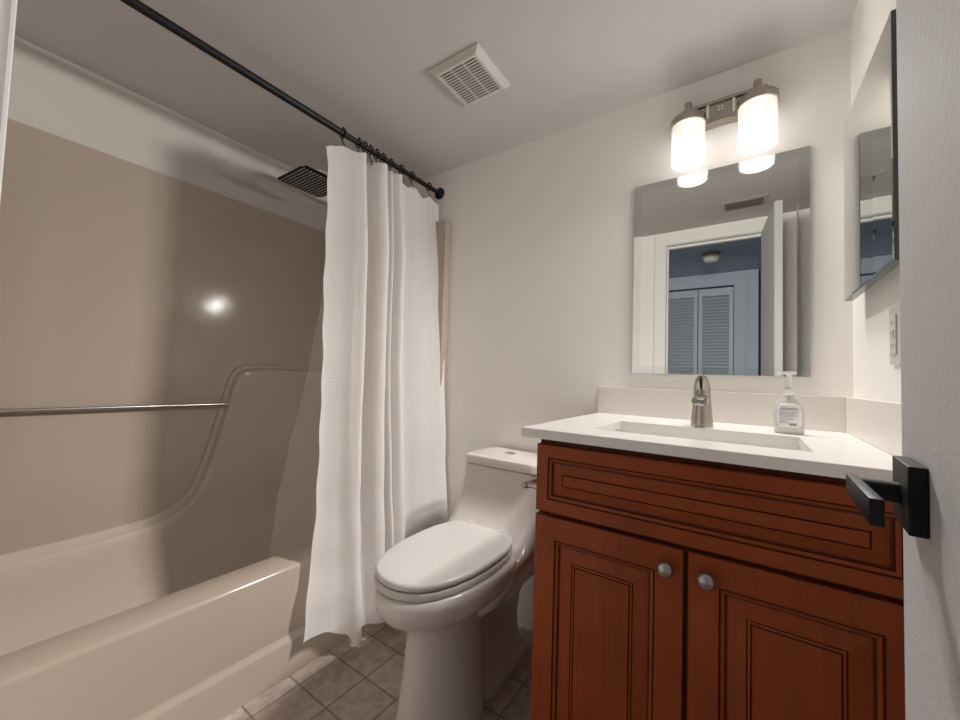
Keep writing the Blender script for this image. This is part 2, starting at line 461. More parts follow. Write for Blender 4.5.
bm = bmesh.new(); door_box(bm, -0.0012, 0.0002, -0.029, -0.006, 0.962, 1.018); obj('latch_plate', bm, M['black'], door)

# ------------------------------------------------------------------ tub and surround
YB = -0.05            # face of the surround's end panel
YN = D + 0.05         # face of the near end panel
TZ = 0.377
TX = -1.584
t = thing('bathtub', 'almond one-piece bathtub with a glossy moulded wall surround', 'bathtub', (-1.92, -0.78, 0))
bm = bmesh.new()
x_in = -1.725
rings = []
def tub_ring(x0, x1, y0, y1, z, r): return rrect(x0, x1, y0, y1, z, r, 8)
W0, W1 = XL + 0.005, TX
yb, yn = -0.004, D + 0.004
rings = [tub_ring(W0, W1, yn, yb, 0.14, 0.004), tub_ring(W0, W1, yn, yb, TZ - 0.014, 0.004),
         tub_ring(W0, W1 - 0.003, yn, yb, TZ - 0.005, 0.004), tub_ring(W0 + .004, W1 - 0.012, yn + .004, yb - .004, TZ, 0.008),
         tub_ring(W0 + 0.012, x_in + 0.02, yn + 0.056, yb - 0.065, TZ, 0.06),
         tub_ring(W0 + 0.013, x_in - 0.005, yn + 0.062, yb - 0.09, TZ - 0.012, 0.06), tub_ring(W0 + 0.014, x_in - 0.022, yn + 0.070, yb - 0.11, TZ - 0.04, 0.06),
         tub_ring(W0 + 0.02, x_in - 0.05, yn + 0.10, yb - 0.17, 0.14, 0.06), tub_ring(W0 + 0.05, x_in - 0.075, yn + 0.13, yb - 0.20, 0.085, 0.06),
         tub_ring(W0 + 0.10, x_in - 0.12, yn + 0.18, yb - 0.26, 0.07, 0.06)]
loft(bm, rings, False, True)
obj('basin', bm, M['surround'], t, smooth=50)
bm = bmesh.new()
prof = [(TX - 0.03, 0.001), (TX + 0.012, 0.001), (TX + 0.012, 0.118), (TX + 0.010, 0.124), (TX + 0.002, 0.134), (TX, 0.142), (TX - 0.03, 0.142)]
loft(bm, [[(x, yn, z) for x, z in prof], [(x, yb, z) for x, z in prof]], True, True)
obj('apron_skirt', bm, M['surround'], t, smooth=35)
bm = bmesh.new(); lathe(bm, (-1.925, -0.30, 0.0705), [(0.03, 0), (0.03, 0.003), (0.02, 0.004)]); obj('drain', bm, M['chrome'], t, smooth=40)

ST = 1.879
# long panel: flat sheet plus the moulded lower ledge that sweeps up into a column at the far end
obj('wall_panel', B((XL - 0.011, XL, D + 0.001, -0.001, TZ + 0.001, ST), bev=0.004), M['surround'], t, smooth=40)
def catmull(pts, n=8):
    out = []
    P = [pts[0]] + list(pts) + [pts[-1]]
    for i in range(1, len(P) - 2):
        p0, p1, p2, p3 = P[i - 1], P[i], P[i + 1], P[i + 2]
        for k in range(n):
            s = k / n
            out.append(tuple(0.5 * ((2 * b) + (c - a) * s + (2 * a - 5 * b + 4 * c - d) * s * s + (-a + 3 * b - 3 * c + d) * s ** 3) for a, b, c, d in zip(p0, p1, p2, p3)))
    out.append(tuple(pts[-1]))
    return out
outer = catmull([(YN + 0.0, 0.438), (-1.36, 0.438), (-1.18, 0.441), (-1.02, 0.449), (-0.925, 0.472), (-0.868, 0.52), (-0.83, 0.60), (-0.80, 0.70), (-0.765, 0.85), (-0.735, 0.98), (-0.717, 1.04), (-0.690, 1.078), (-0.645, 1.094), (-0.56, 1.098), (-0.3, 1.098), (YB, 1.098)], 6)
def offs(path, d):
    out = []
    for i, p in enumerate(path):
        a = Vector(path[max(i - 1, 0)]); b = Vector(path[min(i + 1, len(path) - 1)])
        tn = (b - a).normalized(); nrm = Vector((tn.y, -tn.x))   # to the lower right
        q = Vector(p) + nrm * d
        out.append((min(max(q.x, YN), YB), q.y))
    return out
bm = bmesh.new()
lay = []
PR = 0.042
for d, h in ((0.0, -0.004), (0.002, 0.007), (0.007, 0.0115), (0.015, 0.0125), (0.019, 0.014), (0.024, 0.030), (0.030, 0.038), (0.040, PR)):
    lay.append([(XL + h, y, z) for y, z in offs(outer, d)])
rv = [[bm.verts.new(p) for p in r] for r in lay]
for a, b in zip(rv[:-1], rv[1:]):
    for i in range(len(a) - 1): bm.faces.new((a[i], a[i + 1], b[i + 1], b[i]))
# fill the raised face down to the tub rim
last = rv[-1]
prev = last
steps = 14
for s in range(1, steps + 1):
    cur = []
    for v in last:
        z = lerp(v.co.z, 0.075, s / steps)
        q = min(1, max(0, (0.42 - z) / 0.34))
        cur.append(bm.verts.new((XL + PR + 0.05 * q + 0.06 * q ** 3, v.co.y, z)))
    for i in range(len(cur) - 1):
        try: bm.faces.new((prev[i], prev[i + 1], cur[i + 1], cur[i]))
        except Exception: pass
    prev = cur
obj('moulded_ledge', bm, M['surround'], t, smooth=60)
bm = B((XL, -1.530, YB, -0.0005, TZ + 0.001, ST), bev=0.004); obj('end_panel', bm, M['surround'], t, smooth=40)
bm = B((XL, -1.530, D + 0.0005, YN, TZ + 0.001, ST), bev=0.004); obj('end_panel', bm, M['surround'], t, smooth=40)

# bar across the recess
bm = bmesh.new(); tube(bm, [(XL + 0.03, YN, 0.913), (XL + 0.03, -0.728, 0.907)], 0.0068, 16); rail = obj('grab_bar', bm, M['steel'], t, smooth=50); rail['label'] = 'satin metal bar across the recess'
bm = bmesh.new(); tube(bm, [(XL + 0.03, -0.742, 0.907), (XL + 0.03, -0.724, 0.907)], 0.0105, 16); obj('end_socket', bm, M['surround'], rail, smooth=50)

# shower head
HX, HYY, HZ = -1.925, -0.555, 1.95
t = thing('rain_shower', 'square black-faced rain shower head on a chrome arm', 'shower head', (HX, HYY, HZ))
hw = 0.112
bm = bmesh.new()
loft(bm, [rrect(HX - hw, HX + hw, HYY - hw, HYY + hw, HZ, 0.022), rrect(HX - hw, HX + hw, HYY - hw, HYY + hw, HZ + 0.006, 0.022),
          rrect(HX - hw * .9, HX + hw * .9, HYY - hw * .9, HYY + hw * .9, HZ + 0.012, 0.022), rrect(HX - .03, HX + .03, HYY - .03, HYY + .03, HZ + 0.02, 0.02)])
obj('plate', bm, M['chrome'], t, smooth=40)
bm = bmesh.new()
loft(bm, [rrect(HX - hw + .003, HX + hw - .003, HYY - hw + .003, HYY + hw - .003, HZ - 0.002, 0.02), rrect(HX - hw + .003, HX + hw - .003, HYY - hw + .003, HYY + hw - .003, HZ + 0.0005, 0.02)])
fp = obj('spray_face', bm, M['black'], t); fp['label'] = 'black nozzle face'
bm = bmesh.new()
for i in range(13):
    for j in range(13):
        a, b = HX - 0.096 + i * 0.016, HYY - 0.096 + j * 0.016
        rr = bmesh.ops.create_cone(bm, segments=6, radius1=0.0022, radius2=0.0030, depth=0.003, cap_ends=True)
        for v in rr['verts']: v.co += Vector((a, b, HZ - 0.0032))
obj('nozzles', bm, M['rubber'], t)
bm = bmesh.new()
lathe(bm, (HX, HYY, HZ + 0.018), [(0.017, 0), (0.019, 0.012), (0.016, 0.022), (0.011, 0.028)], n=20); obj('ball_joint', bm, M['chrome'], t, smooth=40)
bm = bmesh.new()
arm = catmull([(HX, HYY, HZ + 0.04), (HX, HYY + 0.004, HZ + 0.058), (HX, HYY + 0.03, HZ + 0.075), (HX, HYY + 0.12, HZ + 0.078), (HX, -0.12, HZ + 0.06), (HX, -0.012, HZ + 0.045)], 5)
tube(bm, arm, 0.012, 14); lathe(bm, (HX, 0, HZ + 0.045), [(0.03, 0), (0.03, -0.006), (0.016, -0.014)], axis='y', n=24); obj('arm', bm, M['chrome'], t, smooth=40)

# ------------------------------------------------------------------ curtain rod, rings, curtain, liner
RX, RZ = -1.62, 2.052
t = thing('shower_rod', 'straight black shower curtain rod across the tub opening', 'curtain rod', (RX, -0.76, RZ - 0.012))
bm = bmesh.new(); tube(bm, [(RX, -0.76, RZ), (RX, -0.006, RZ)], 0.0115, 20); obj('inner_tube', bm, M['black'], t, smooth=50)
bm = bmesh.new(); tube(bm, [(RX, D + 0.006, RZ), (RX, -0.60, RZ)], 0.0135, 20); obj('outer_tube', bm, M['black'], t, smooth=50)
for y0, s in ((0.0, -1), (D, 1)):
    bm = bmesh.new(); lathe(bm, (RX, y0, RZ), [(0.030, 0.0005 * s), (0.030, 0.010 * s), (0.022, 0.018 * s), (0.0155, 0.026 * s)], axis='y', n=28); obj('flange', bm, M['black'], t, smooth=40)

def torus(bm, c, R_, r, nR=24, nr=8, axis='y', squash=1.0):
    rings = []
    for i in range(nR + 1):
        a = 2 * PI * i / nR
        ring = []
        for k in range(nr):
            b = 2 * PI * k / nr
            rad = R_ + r * math.cos(b)
            if axis == 'y': ring.append((c[0] + rad * math.cos(a), c[1] + r * math.sin(b), c[2] + rad * math.sin(a) * squash))
            else: ring.append((c[0] + r * math.sin(b), c[1] + rad * math.cos(a), c[2] + rad * math.sin(a) * squash))
        rings.append(ring)
    loft(bm, rings, False, False)

ring_y = [-0.09, -0.214, -0.285, -0.352, -0.40, -0.436, -0.472, -0.502, -0.532, -0.611]
ORD = ['first', 'second', 'third', 'fourth', 'fifth', 'sixth', 'seventh', 'eighth', 'ninth', 'tenth']
def make_ring(y):
    r = thing('curtain_ring', 'x', 'curtain ring', (RX, y, RZ), 'black curtain rings on the rod')
    bm = bmesh.new(); torus(bm, (RX, y, RZ), 0.0185, 0.0026); obj('loop', bm, M['black'], r, smooth=50)
    bm = bmesh.new()
    hk = [(RX, y, RZ - 0.019), (RX + 0.002, y - 0.004, RZ - 0.032), (RX + 0.007, y - 0.003, RZ - 0.043), (RX + 0.013, y, RZ - 0.055), (RX + 0.011, y + 0.003, RZ - 0.066), (RX + 0.003, y + 0.002, RZ - 0.062)]
    tube(bm, catmull(hk, 4), 0.0022, 8); obj('hook', bm, M['black'], r, smooth=50)
    bm = bmesh.new(); rr = bmesh.ops.create_uvsphere(bm, u_segments=10, v_segments=8, radius=0.0055)
    for v in rr['verts']: v.co += Vector((RX, y, RZ + 0.021))
    obj('roller_bead', bm, M['black'], r, smooth=60)
    return r
r0 = make_ring(ring_y[0])
for i, y in enumerate(ring_y):
    if i == 0: r = r0
    else:
        r = r0.copy(); COL.objects.link(r); r.location = (RX, y, RZ)
        for ch in list(r0.children):
            c = ch.copy(); COL.objects.link(c); c.parent = r
    r['label'] = 'black curtain ring, %s from the wall end of the rod%s' % (ORD[i], ', at the free curtain edge' if i == 9 else '')

# curtain: fold profile along its width (s from the free edge at left to the wall edge), leaning out over the tub rim
FOLD = [(-0.69, 0.014), (-0.675, 0.0), (-0.64, 0.004), (-0.60, 0.020), (-0.565, 0.050), (-0.543, 0.072), (-0.528, 0.066), (-0.520, 0.020), (-0.516, -0.030), (-0.495, -0.045), (-0.478, -0.030), (-0.462, 0.020), (-0.445, 0.062), (-0.425, 0.074), (-0.408, 0.056),
        (-0.403, 0.0), (-0.400, -0.030), (-0.390, -0.032), (-0.382, 0.010), (-0.372, 0.040), (-0.362, 0.034), (-0.360, 0.012), (-0.352, 0.030), (-0.335, 0.060), (-0.318, 0.058), (-0.308, 0.030), (-0.295, 0.006), (-0.265, 0.004), (-0.225, 0.014), (-0.185, 0.018), (-0.14, 0.010), (-0.09, 0.016), (-0.05, 0.008), (-0.016, 0.014)]
prof = catmull(FOLD, 5)
# arc length for UVs
al = [0.0]
for a, b in zip(prof[:-1], prof[1:]): al.append(al[-1] + math.hypot(b[0] - a[0], b[1] - a[1]))
NZ = 90
bm = bmesh.new(); uvl = bm.loops.layers.uv.new('UVMap')
grid = []; uvs = {}
ztop_pts = [(-0.69, 1.952), (-0.66, 1.972), (-0.611, 1.992), (-0.57, 1.985), (-0.53, 1.992), (-0.46, 1.998), (-0.40, 2.0), (-0.352, 2.0), (-0.30, 1.998), (-0.25, 1.980), (-0.214, 1.996), (-0.15, 1.968), (-0.09, 1.992), (-0.02, 1.978)]
zbot_pts = [(-0.69, 0.120), (-0.63, 0.118), (-0.58, 0.088), (-0.555, 0.04), (-0.54, 0.028), (-0.52, 0.045), (-0.46, 0.062), (-0.40, 0.062), (-0.35, 0.045), (-0.30, 0.04), (-0.2, 0.04), (-0.02, 0.05)]
def pw(pts, x):
    if x <= pts[0][0]: return pts[0][1]
    for (a, va), (b, vb) in zip(pts[:-1], pts[1:]):
        if x <= b:
            s = (x - a) / (b - a); s = s * s * (3 - 2 * s)
            return va + (vb - va) * s
    return pts[-1][1]
rnd = random.Random(3)
ph = [rnd.uniform(0, 6.28) for _ in range(6)]
LOWF = [(-0.72, 0.0), (-0.66, 0.0), (-0.60, 0.012), (-0.55, 0.045), (-0.51, 0.03), (-0.46, 0.025), (-0.41, 0.045), (-0.36, 0.06), (-0.31, 0.05), (-0.25, 0.03), (-0.15, 0.02), (-0.02, 0.0)]
for k in range(NZ + 1):
    v = k / NZ
    row = []
    for i, (y, f) in enumerate(prof):
        zt, zb = pw(ztop_pts, y), pw(zbot_pts, y)
        z = lerp(zt, zb, v)
        xl = -1.612 if z > 1.97 else None
        # lean: hangs straight from the rod, pushed out by the tub rim, flaring at the hem
        leanl = pw([(0.0, 0.092), (0.2, 0.078), (0.377, 0.058), (0.6, 0.040), (1.0, 0.024), (1.5, 0.010), (2.0, 0.0)], z)
        leanr = pw([(0.0, 0.14), (0.34, 0.128), (0.7, 0.10), (1.1, 0.072), (1.5, 0.045), (2.0, 0.0)], z)
        ss = min(1, max(0, (y + 0.45) / 0.35)); ss = ss * ss * (3 - 2 * ss)
        lean = lerp(leanl, leanr, ss)
        spread = min(1.0, v * 1.3)
        amp = lerp(0.65, 1.0, min(1, v * 5)) * lerp(1.0, 0.40, max(0, (v - 0.5) / 0.5))
        low = pw(LOWF, y) * max(0, (v - 0.45) / 0.55) * 0.9
        x = RX + 0.004 + lean + f * amp + low + 0.002 * math.sin(14 * v + ph[0] + 9 * y) 
        x = max(x, TX + 0.02) if z < TZ + 0.02 else x
        yy = y + 0.004 * math.sin(6 * v + ph[1] + 6 * y)
        ef = min(1, max(0, (-0.57 - y) / 0.1))
        yy += ef * pw([(0.0, -0.046), (0.2, -0.036), (0.35, -0.018), (0.55, 0.006), (0.8, 0.010), (1.3, 0.004), (1.85, 0.010), (1.95, 0.0)], z)
        if y < -0.68: yy += 0.0025 * math.sin(60 * v)
        if y > -0.1: yy += pw([(0.0, 0.0), (0.5, -0.004), (1.2, -0.006), (1.9, -0.01)], z)
        bv = bm.verts.new((x, yy, z)); uvs[bv] = (al[i], z); row.append(bv)
    grid.append(row)
for a, b in zip(grid[:-1], grid[1:]):
    for i in range(len(a) - 1):
        f = bm.faces.new((a[i], a[i + 1], b[i + 1], b[i]))
        for lp in f.loops: lp[uvl].uv = uvs[lp.vert]
cur = obj('shower_curtain', bm, M['cloth'], None, smooth=80, solid=0.0)
tag(cur, 'white waffle-weave shower curtain gathered beside the toilet', 'shower curtain')

# clear liner hanging inside the tub
edge = catmull([(-0.66, 1.965), (-0.618, 1.58), (-0.655, 1.037), (-0.70, 0.80), (-0.745, 0.55), (-0.76, 0.34)], 8)
bm = bmesh.new(); rows = []
for (ye, z) in edge:
    row = []
    for i in range(31):
        s = i / 30
        y = lerp(ye, -0.07, s)
        x = -1.635 - 0.075 * min(1, (1.965 - z) / 1.0) - 0.012 * math.sin(s * 34 + z * 2) * (0.3 + min(1, (1.97 - z))) - 0.010
        if z < 0.45: x = min(x, x_in - 0.012)
        row.append(bm.verts.new((x + 0.003 * math.sin(z * 30 + i), y, z)))
    rows.append(row)
for a, b in zip(rows[:-1], rows[1:]):
    for i in range(30): bm.faces.new((a[i], a[i + 1], b[i + 1], b[i]))
lin = obj('shower_liner', bm, M['film'], None, smooth=80)
tag(lin, 'clear plastic shower liner hanging inside the tub behind the white curtain', 'shower liner')

# ------------------------------------------------------------------ toilet
TCX = -1.05
t = thing('toilet', 'white one-piece toilet with closed lid between the curtain and vanity', 'toilet', (TCX, -0.42, 0))
def egg(z, half, yf, yk, sq=0.0, n=48, cx=TCX, p=1.0, kw=0.55):
    """elongated bowl outline: round nose at yf, blunter back at yk"""
    out = []
    ym = lerp(yk, yf, 0.42)
    for i in range(n):
        a = 2 * PI * i / n
        c, s = math.cos(a), math.sin(a)
        e = 0.72 if s > 0 else 0.96
        x = half * math.copysign(abs(c) ** e, c)
        if s < 0: y = ym + (yf - ym) * abs(s) ** 1.0
        else: y = ym + (yk - ym) * abs(s) ** 0.8
        out.append((cx + x, y, z))
    return out
# bowl, deck and pedestal as one lofted body
bm = bmesh.new()
rings = [egg(0.000, 0.116, -0.722, -0.40), egg(0.03, 0.112, -0.719, -0.40), egg(0.12, 0.101, -0.708, -0.40), egg(0.21, 0.093, -0.698, -0.40), egg(0.30, 0.089, -0.692, -0.40),
         egg(0.335, 0.095, -0.698, -0.37), egg(0.350, 0.112, -0.720, -0.34), egg(0.366, 0.136, -0.752, -0.31), egg(0.388, 0.158, -0.782, -0.28),
         egg(0.415, 0.172, -0.800, -0.25), egg(0.44, 0.178, -0.806, -0.24), egg(0.462, 0.177, -0.803, -0.24), egg(0.466, 0.170, -0.796, -0.245)]
loft(bm, rings, True, True)
obj('bowl', bm, M['china'], t, smooth=60)
# rear: trapway body, foot, deck under the tank
bm = bmesh.new()
rings = [rrect(TCX - 0.098, TCX + 0.098, -0.46, -0.10, 0.0, 0.08), rrect(TCX - 0.098, TCX + 0.098, -0.46, -0.10, 0.022, 0.08), rrect(TCX - 0.088, TCX + 0.088, -0.45, -0.11, 0.034, 0.07),
         rrect(TCX - 0.062, TCX + 0.062, -0.45, -0.12, 0.06, 0.05), rrect(TCX - 0.05, TCX + 0.05, -0.46, -0.12, 0.14, 0.045), rrect(TCX - 0.054, TCX + 0.054, -0.48, -0.105, 0.22, 0.045),
         rrect(TCX - 0.080, TCX + 0.080, -0.50, -0.08, 0.28, 0.06), rrect(TCX - 0.14, TCX + 0.14, -0.50, -0.04, 0.335, 0.06), rrect(TCX - 0.172, TCX + 0.172, -0.48, -0.03, 0.40, 0.05),
         rrect(TCX - 0.180, TCX + 0.180, -0.45, -0.028, 0.445, 0.04)]
def tank_ring(z, hw, yf, r=0.035): return rrect(TCX - hw - 0.006, TCX + hw - 0.006, yf, -0.026, z, r)
rings += [tank_ring(0.468, 0.192, -0.385, 0.06), tank_ring(0.485, 0.190, -0.345, 0.06), tank_ring(0.51, 0.186, -0.310, 0.05), tank_ring(0.55, 0.181, -0.282), tank_ring(0.60, 0.177, -0.262), tank_ring(0.66, 0.173, -0.247), tank_ring(0.714, 0.172, -0.242)]
loft(bm, rings, True, True)
obj('tank', bm, M['china'], t, smooth=60)
bm = bmesh.new()
loft(bm, [tank_ring(0.7165, 0.171, -0.241), tank_ring(0.718, 0.175, -0.246), tank_ring(0.744, 0.174, -0.245), tank_ring(0.750, 0.171, -0.242), tank_ring(0.752, 0.164, -0.235, 0.03)])
tl = obj('tank_lid', bm, M['china'], t, smooth=45)
bm = bmesh.new()
loft(bm, [circ((-1.072, -0.115, 0.752), 0.026, 28, ry=0.019), circ((-1.072, -0.115, 0.7555), 0.026, 28, ry=0.019), circ((-1.072, -0.115, 0.757), 0.022, 28, ry=0.016)])
bt = obj('flush_button', bm, M['chrome'], tl, smooth=40); bt['label'] = 'oval chrome flush button'
bm = B((-1.0735, -1.0705, -0.133, -0.097, 0.7568, 0.7574)); obj('button_split', bm, M['dark'], tl)

LP = [(-0.792, 0.0), (-0.789, 0.03), (-0.778, 0.062), (-0.757, 0.092), (-0.72, 0.120), (-0.67, 0.141), (-0.61, 0.156), (-0.54, 0.164), (-0.47, 0.165), (-0.41, 0.159), (-0.36, 0.146), (-0.325, 0.128), (-0.309, 0.108), (-0.303, 0.085), (-0.301, 0.0)]
def lid_ring(z, inset=0.0, cx=TCX - 0.008):
    cyc = -0.52
    half = [(cx + w_, y) for y, w_ in LP]
    full = half + [(2 * cx - x, y) for x, y in reversed(half[1:-1])]
    out = []
    for x, y in full:
        dx, dy = x - cx, y - cyc
        L_ = math.hypot(dx, dy) or 1
        out.append((x - dx / L_ * inset, y - dy / L_ * inset, z))
    return out
bm = bmesh.new()
loft(bm, [lid_ring(0.468, 0.006), lid_ring(0.470, 0.0), lid_ring(0.484, -0.002), lid_ring(0.489, 0.002), lid_ring(0.489, 0.012)])
st = obj('seat', bm, M['plastic'], t, smooth=50)
bm = bmesh.new()
loft(bm, [lid_ring(0.492, 0.012), lid_ring(0.4925, 0.004), lid_ring(0.4955, 0.001), lid_ring(0.505, 0.001), lid_ring(0.5095, 0.005), lid_ring(0.511, 0.012), lid_ring(0.5125, 0.05), lid_ring(0.5135, 0.10)])
obj('lid', bm, M['plastic'], t, smooth=50)
bm = bmesh.new()
bx(bm, TCX - 0.06, TCX + 0.045, -0.31, -0.30, 0.4888, 0.4925)
obj('lid_bumper', bm, M['plastic'], t)
for dx in (-0.085, 0.068):
    bm = bmesh.new()
    bx(bm, TCX + dx - 0.018, TCX + dx + 0.018, -0.318, -0.292, 0.476, 0.515, bev=0.006, seg=3); obj('hinge_cap', bm, M['plastic'], t, smooth=50)
for s in (-1, 1):
    bm = bmesh.new(); lathe(bm, (TCX + s * 0.078, -0.26, 0.024), [(0.014, 0), (0.014, 0.012), (0.009, 0.02), (0.0, 0.022)], n=16); obj('bolt_cap', bm, M['china'], t, smooth=60)

# ------------------------------------------------------------------ vanity
VX0, VX1, VY = -0.70, -0.012, -0.625
t = thing('vanity_cabinet', 'cherry-stained wooden vanity cabinet with raised panel doors', 'vanity cabinet', (-0.356, -0.31, 0))
bm = bmesh.new()
bx(bm, VX0, VX1, -0.604, -0.004, 0.09, 0.72)
# open-topped upper part round the sink
bx(bm, VX0, VX0 + 0.018, -0.604, -0.004, 0.7195, 0.9215); bx(bm, VX1 - 0.018, VX1, -0.604, -0.004, 0.7195, 0.9215)
bx(bm, VX0 + .018, VX1 - .018, -0.604, -0.586, 0.7195, 0.9215); bx(bm, VX0 + .018, VX1 - .018, -0.022, -0.004, 0.7195, 0.9215)
bx(bm, VX0 + 0.03, VX1 - 0.03, -0.55, -0.03, 0.0, 0.0895)
obj('body', bm, M['wood'], t)
obj('gap_shade', B((VX0 + .001, VX1 - .001, -0.6056, -0.6042, 0.092, 0.921)), M['glaze'], t)  # thin dark sheet, paints the shade seen in gaps round doors and drawer

def panel(name, x0, x1, z0, z1, yf, prof, parent, m, thick=0.02):
    """raised-panel front with mitred mouldings: prof = (inset, depth, glaze?)"""
    bm = bmesh.new()
    R_ = []
    R_.append([(x0, yf + thick, z0), (x1, yf + thick, z0), (x1, yf + thick, z1), (x0, yf + thick, z1)])
    for ins, dep, *_ in prof:
        R_.append([(x0 + ins, yf + dep, z0 + ins), (x1 - ins, yf + dep, z0 + ins), (x1 - ins, yf + dep, z1 - ins), (x0 + ins, yf + dep, z1 - ins)])
    rv = [[bm.verts.new(p) for p in r] for r in R_]
    for k, (a, b) in enumerate(zip(rv[:-1], rv[1:])):
        g = 1 if (k > 0 and len(prof[k]) > 2) else 0
        for i in range(4):
            j = (i + 1) % 4
            f = bm.faces.new((a[i], a[j], b[j], b[i])); f.material_index = g
    bm.faces.new(rv[-1]); bm.faces.new(list(reversed(rv[0])))
    return obj(name, bm, [m, M['glaze']], parent)
DP = [(0, 0.002), (0.002, 0.0), (0.0535, 0.0), (0.0555, 0.0035, 1), (0.0575, 0.002, 1), (0.0635, 0.004), (0.0655, 0.0085, 1), (0.068, 0.0085, 1), (0.098, 0.0030), (0.0995, 0.0055, 1), (0.1005, 0.0035, 1), (0.1045, 0.0025), (0.106, 0.0045, 1), (0.1075, 0.002, 1)]
DRP = [(0, 0.002), (0.002, 0.0), (0.031, 0.0), (0.0325, 0.0035, 1), (0.0345, 0.002, 1), (0.0405, 0.0045), (0.0425, 0.0095, 1), (0.0465, 0.0095, 1), (0.0685, 0.003), (0.070, 0.0055, 1), (0.0715, 0.002, 1)]
df = panel('drawer_front', VX0 - 0.001, VX1 - 0.003, 0.738, 0.9055, VY, DRP, t, M['woodh'])
d1 = panel('door', VX0 - 0.001, -0.3625, 0.105, 0.7275, VY, DP, t, M['wood'])
d2 = panel('door', -0.3535, VX1 - 0.003, 0.105, 0.7275, VY, DP, t, M['wood'])
for d, x in ((d1, -0.394), (d2, -0.3205)):
    bm = bmesh.new()
    lathe(bm, (x, VY, 0.688), [(0.009, 0.0), (0.007, -0.006), (0.0065, -0.012), (0.012, -0.016), (0.0158, -0.019), (0.0158, -0.022), (0.0125, -0.0255), (0.0115, -0.0245), (0.006, -0.027), (0.0, -0.028)], axis='y', n=28)
    k = obj('knob', bm, M['pewter'], d, smooth=45); k['label'] = 'round pewter knob'

# countertop with the sink cut-out
t = thing('countertop', 'white quartz vanity countertop with low cream backsplashes', 'countertop', (-0.368, -0.32, 0.9225))
SX0, SX1, SY0, SY1 = -0.586, -0.146, -0.528, -0.262
bm = bmesh.new()
def rect(x0, x1, y0, y1, z): return [(x0, y0, z), (x1, y0, z), (x1, y1, z), (x0, y1, z)]
CX0, CX1, CY0, CY1, CB = -0.736, -0.0005, -0.6465, -0.0005, 0.9225
loft(bm, [rect(CX0, CX1, CY0, CY1, CB), rect(CX0, CX1, CY0, CY1, CT - 0.001), rect(CX0 + .001, CX1, CY0 + .001, CY1, CT), rect(SX0, SX1, SY0, SY1, CT),
          rect(SX0, SX1, SY0, SY1, CB), rect(CX0, CX1, CY0, CY1, CB)], False, False)
bmesh.ops.remove_doubles(bm, verts=bm.verts, dist=1e-6)
obj('slab', bm, M['quartz'], t)
obj('backsplash', B((CX0, -0.0205, -0.0205, -0.0005, CT + 0.0002, 1.049), bev=0.0012), M['splash'], t)
obj('backsplash', B((-0.0205, -0.0005, -0.62, -0.0005, CT + 0.0002, 1.049), bev=0.0012), M['splash'], t)

t = thing('sink', 'white rectangular undermount sink set in the countertop', 'sink', (-0.366, -0.395, 0.80))
bm = bmesh.new()
e = 0.006
loft(bm, [rrect(SX0 - .02, SX1 + .02, SY0 - .02, SY1 + .02, CB - 0.012, .03), rrect(SX0 - .02, SX1 + .02, SY0 - .02, SY1 + .02, CB - 0.0005, .03),
          rrect(SX0 - e, SX1 + e, SY0 - e, SY1 + e, CB - 0.0005, 0.02), rrect(SX0 - e + .002, SX1 + e - .002, SY0 - e + .002, SY1 + e - .002, CB - 0.008, 0.022),
          rrect(SX0 + .01, SX1 - .01, SY0 + .01, SY1 - .01, CB - 0.09, 0.04), rrect(SX0 + .03, SX1 - .03, SY0 + .03, SY1 - .03, CB - 0.118, 0.05), rrect(SX0 + .08, SX1 - .08, SY0 + .08, SY1 - .08, CB - 0.124, 0.04)], False, True)
obj('bowl', bm, M['sink'], t, smooth=50)
bm = bmesh.new(); lathe(bm, (-0.366, -0.395, CB - 0.1238), [(0.022, 0), (0.022, 0.003), (0.012, 0.0035), (0.0, 0.0032)], n=24); obj('drain', bm, M['chrome'], t, smooth=40)

# faucet
FX, FY = -0.366, -0.195
t = thing('faucet', 'brushed nickel single-lever faucet behind the sink', 'faucet', (FX, FY, CT))
bm = bmesh.new()
def el(cx, cy, z, rx, ry, n=32): return circ((cx, cy, z), rx, n, ry=ry)
loft(bm, [el(FX, FY, CT, .030, .029), el(FX, FY, CT + .006, .030, .029), el(FX, FY, CT + .02, .0287, .028), el(FX, FY, CT + .05, .026, .026), el(FX, FY - .001, CT + .08, .0238, .025), el(FX, FY - .002, CT + .100, .0228, .024), el(FX, FY - .002, CT + .106, .0215, .0225)])
obj('body', bm, M['nickel'], t, smooth=45)
bm = bmesh.new()
sp = [((FX, FY - .008, CT + .076), .021, .018), ((FX, FY - .030, CT + .083), .0215, .014), ((FX, FY - .060, CT + .085), .0205, .011), ((FX, FY - .090, CT + .081), .0195, .009), ((FX, FY - .102, CT + .077), .018, .007)]
loft(bm, [[(c[0] + a * math.cos(2 * PI * k / 24), c[1], c[2] + b * math.sin(2 * PI * k / 24)) for k in range(24)] for c, a, b in sp])
spo = obj('spout', bm, M['nickel'], t, smooth=50)
bm = bmesh.new(); lathe(bm, (FX, FY - 0.092, CT + 0.074), [(.011, 0), (.011, -.008), (.008, -.0085)], n=20); obj('aerator', bm, M['chrome'], spo, smooth=40)
bm = bmesh.new()
loft(bm, [el(FX, FY - .002, CT + .1062, .0222, .0235), el(FX, FY - .002, CT + .112, .0225, .024), el(FX, FY - .006, CT + .126, .0205, .026), el(FX, FY - .012, CT + .140, .0165, .027), el(FX, FY - .016, CT + .149, .0115, .022), el(FX, FY - .018, CT + .153, .006, .013)])
lc = obj('lever_cap', bm, M['nickel'], t, smooth=45)
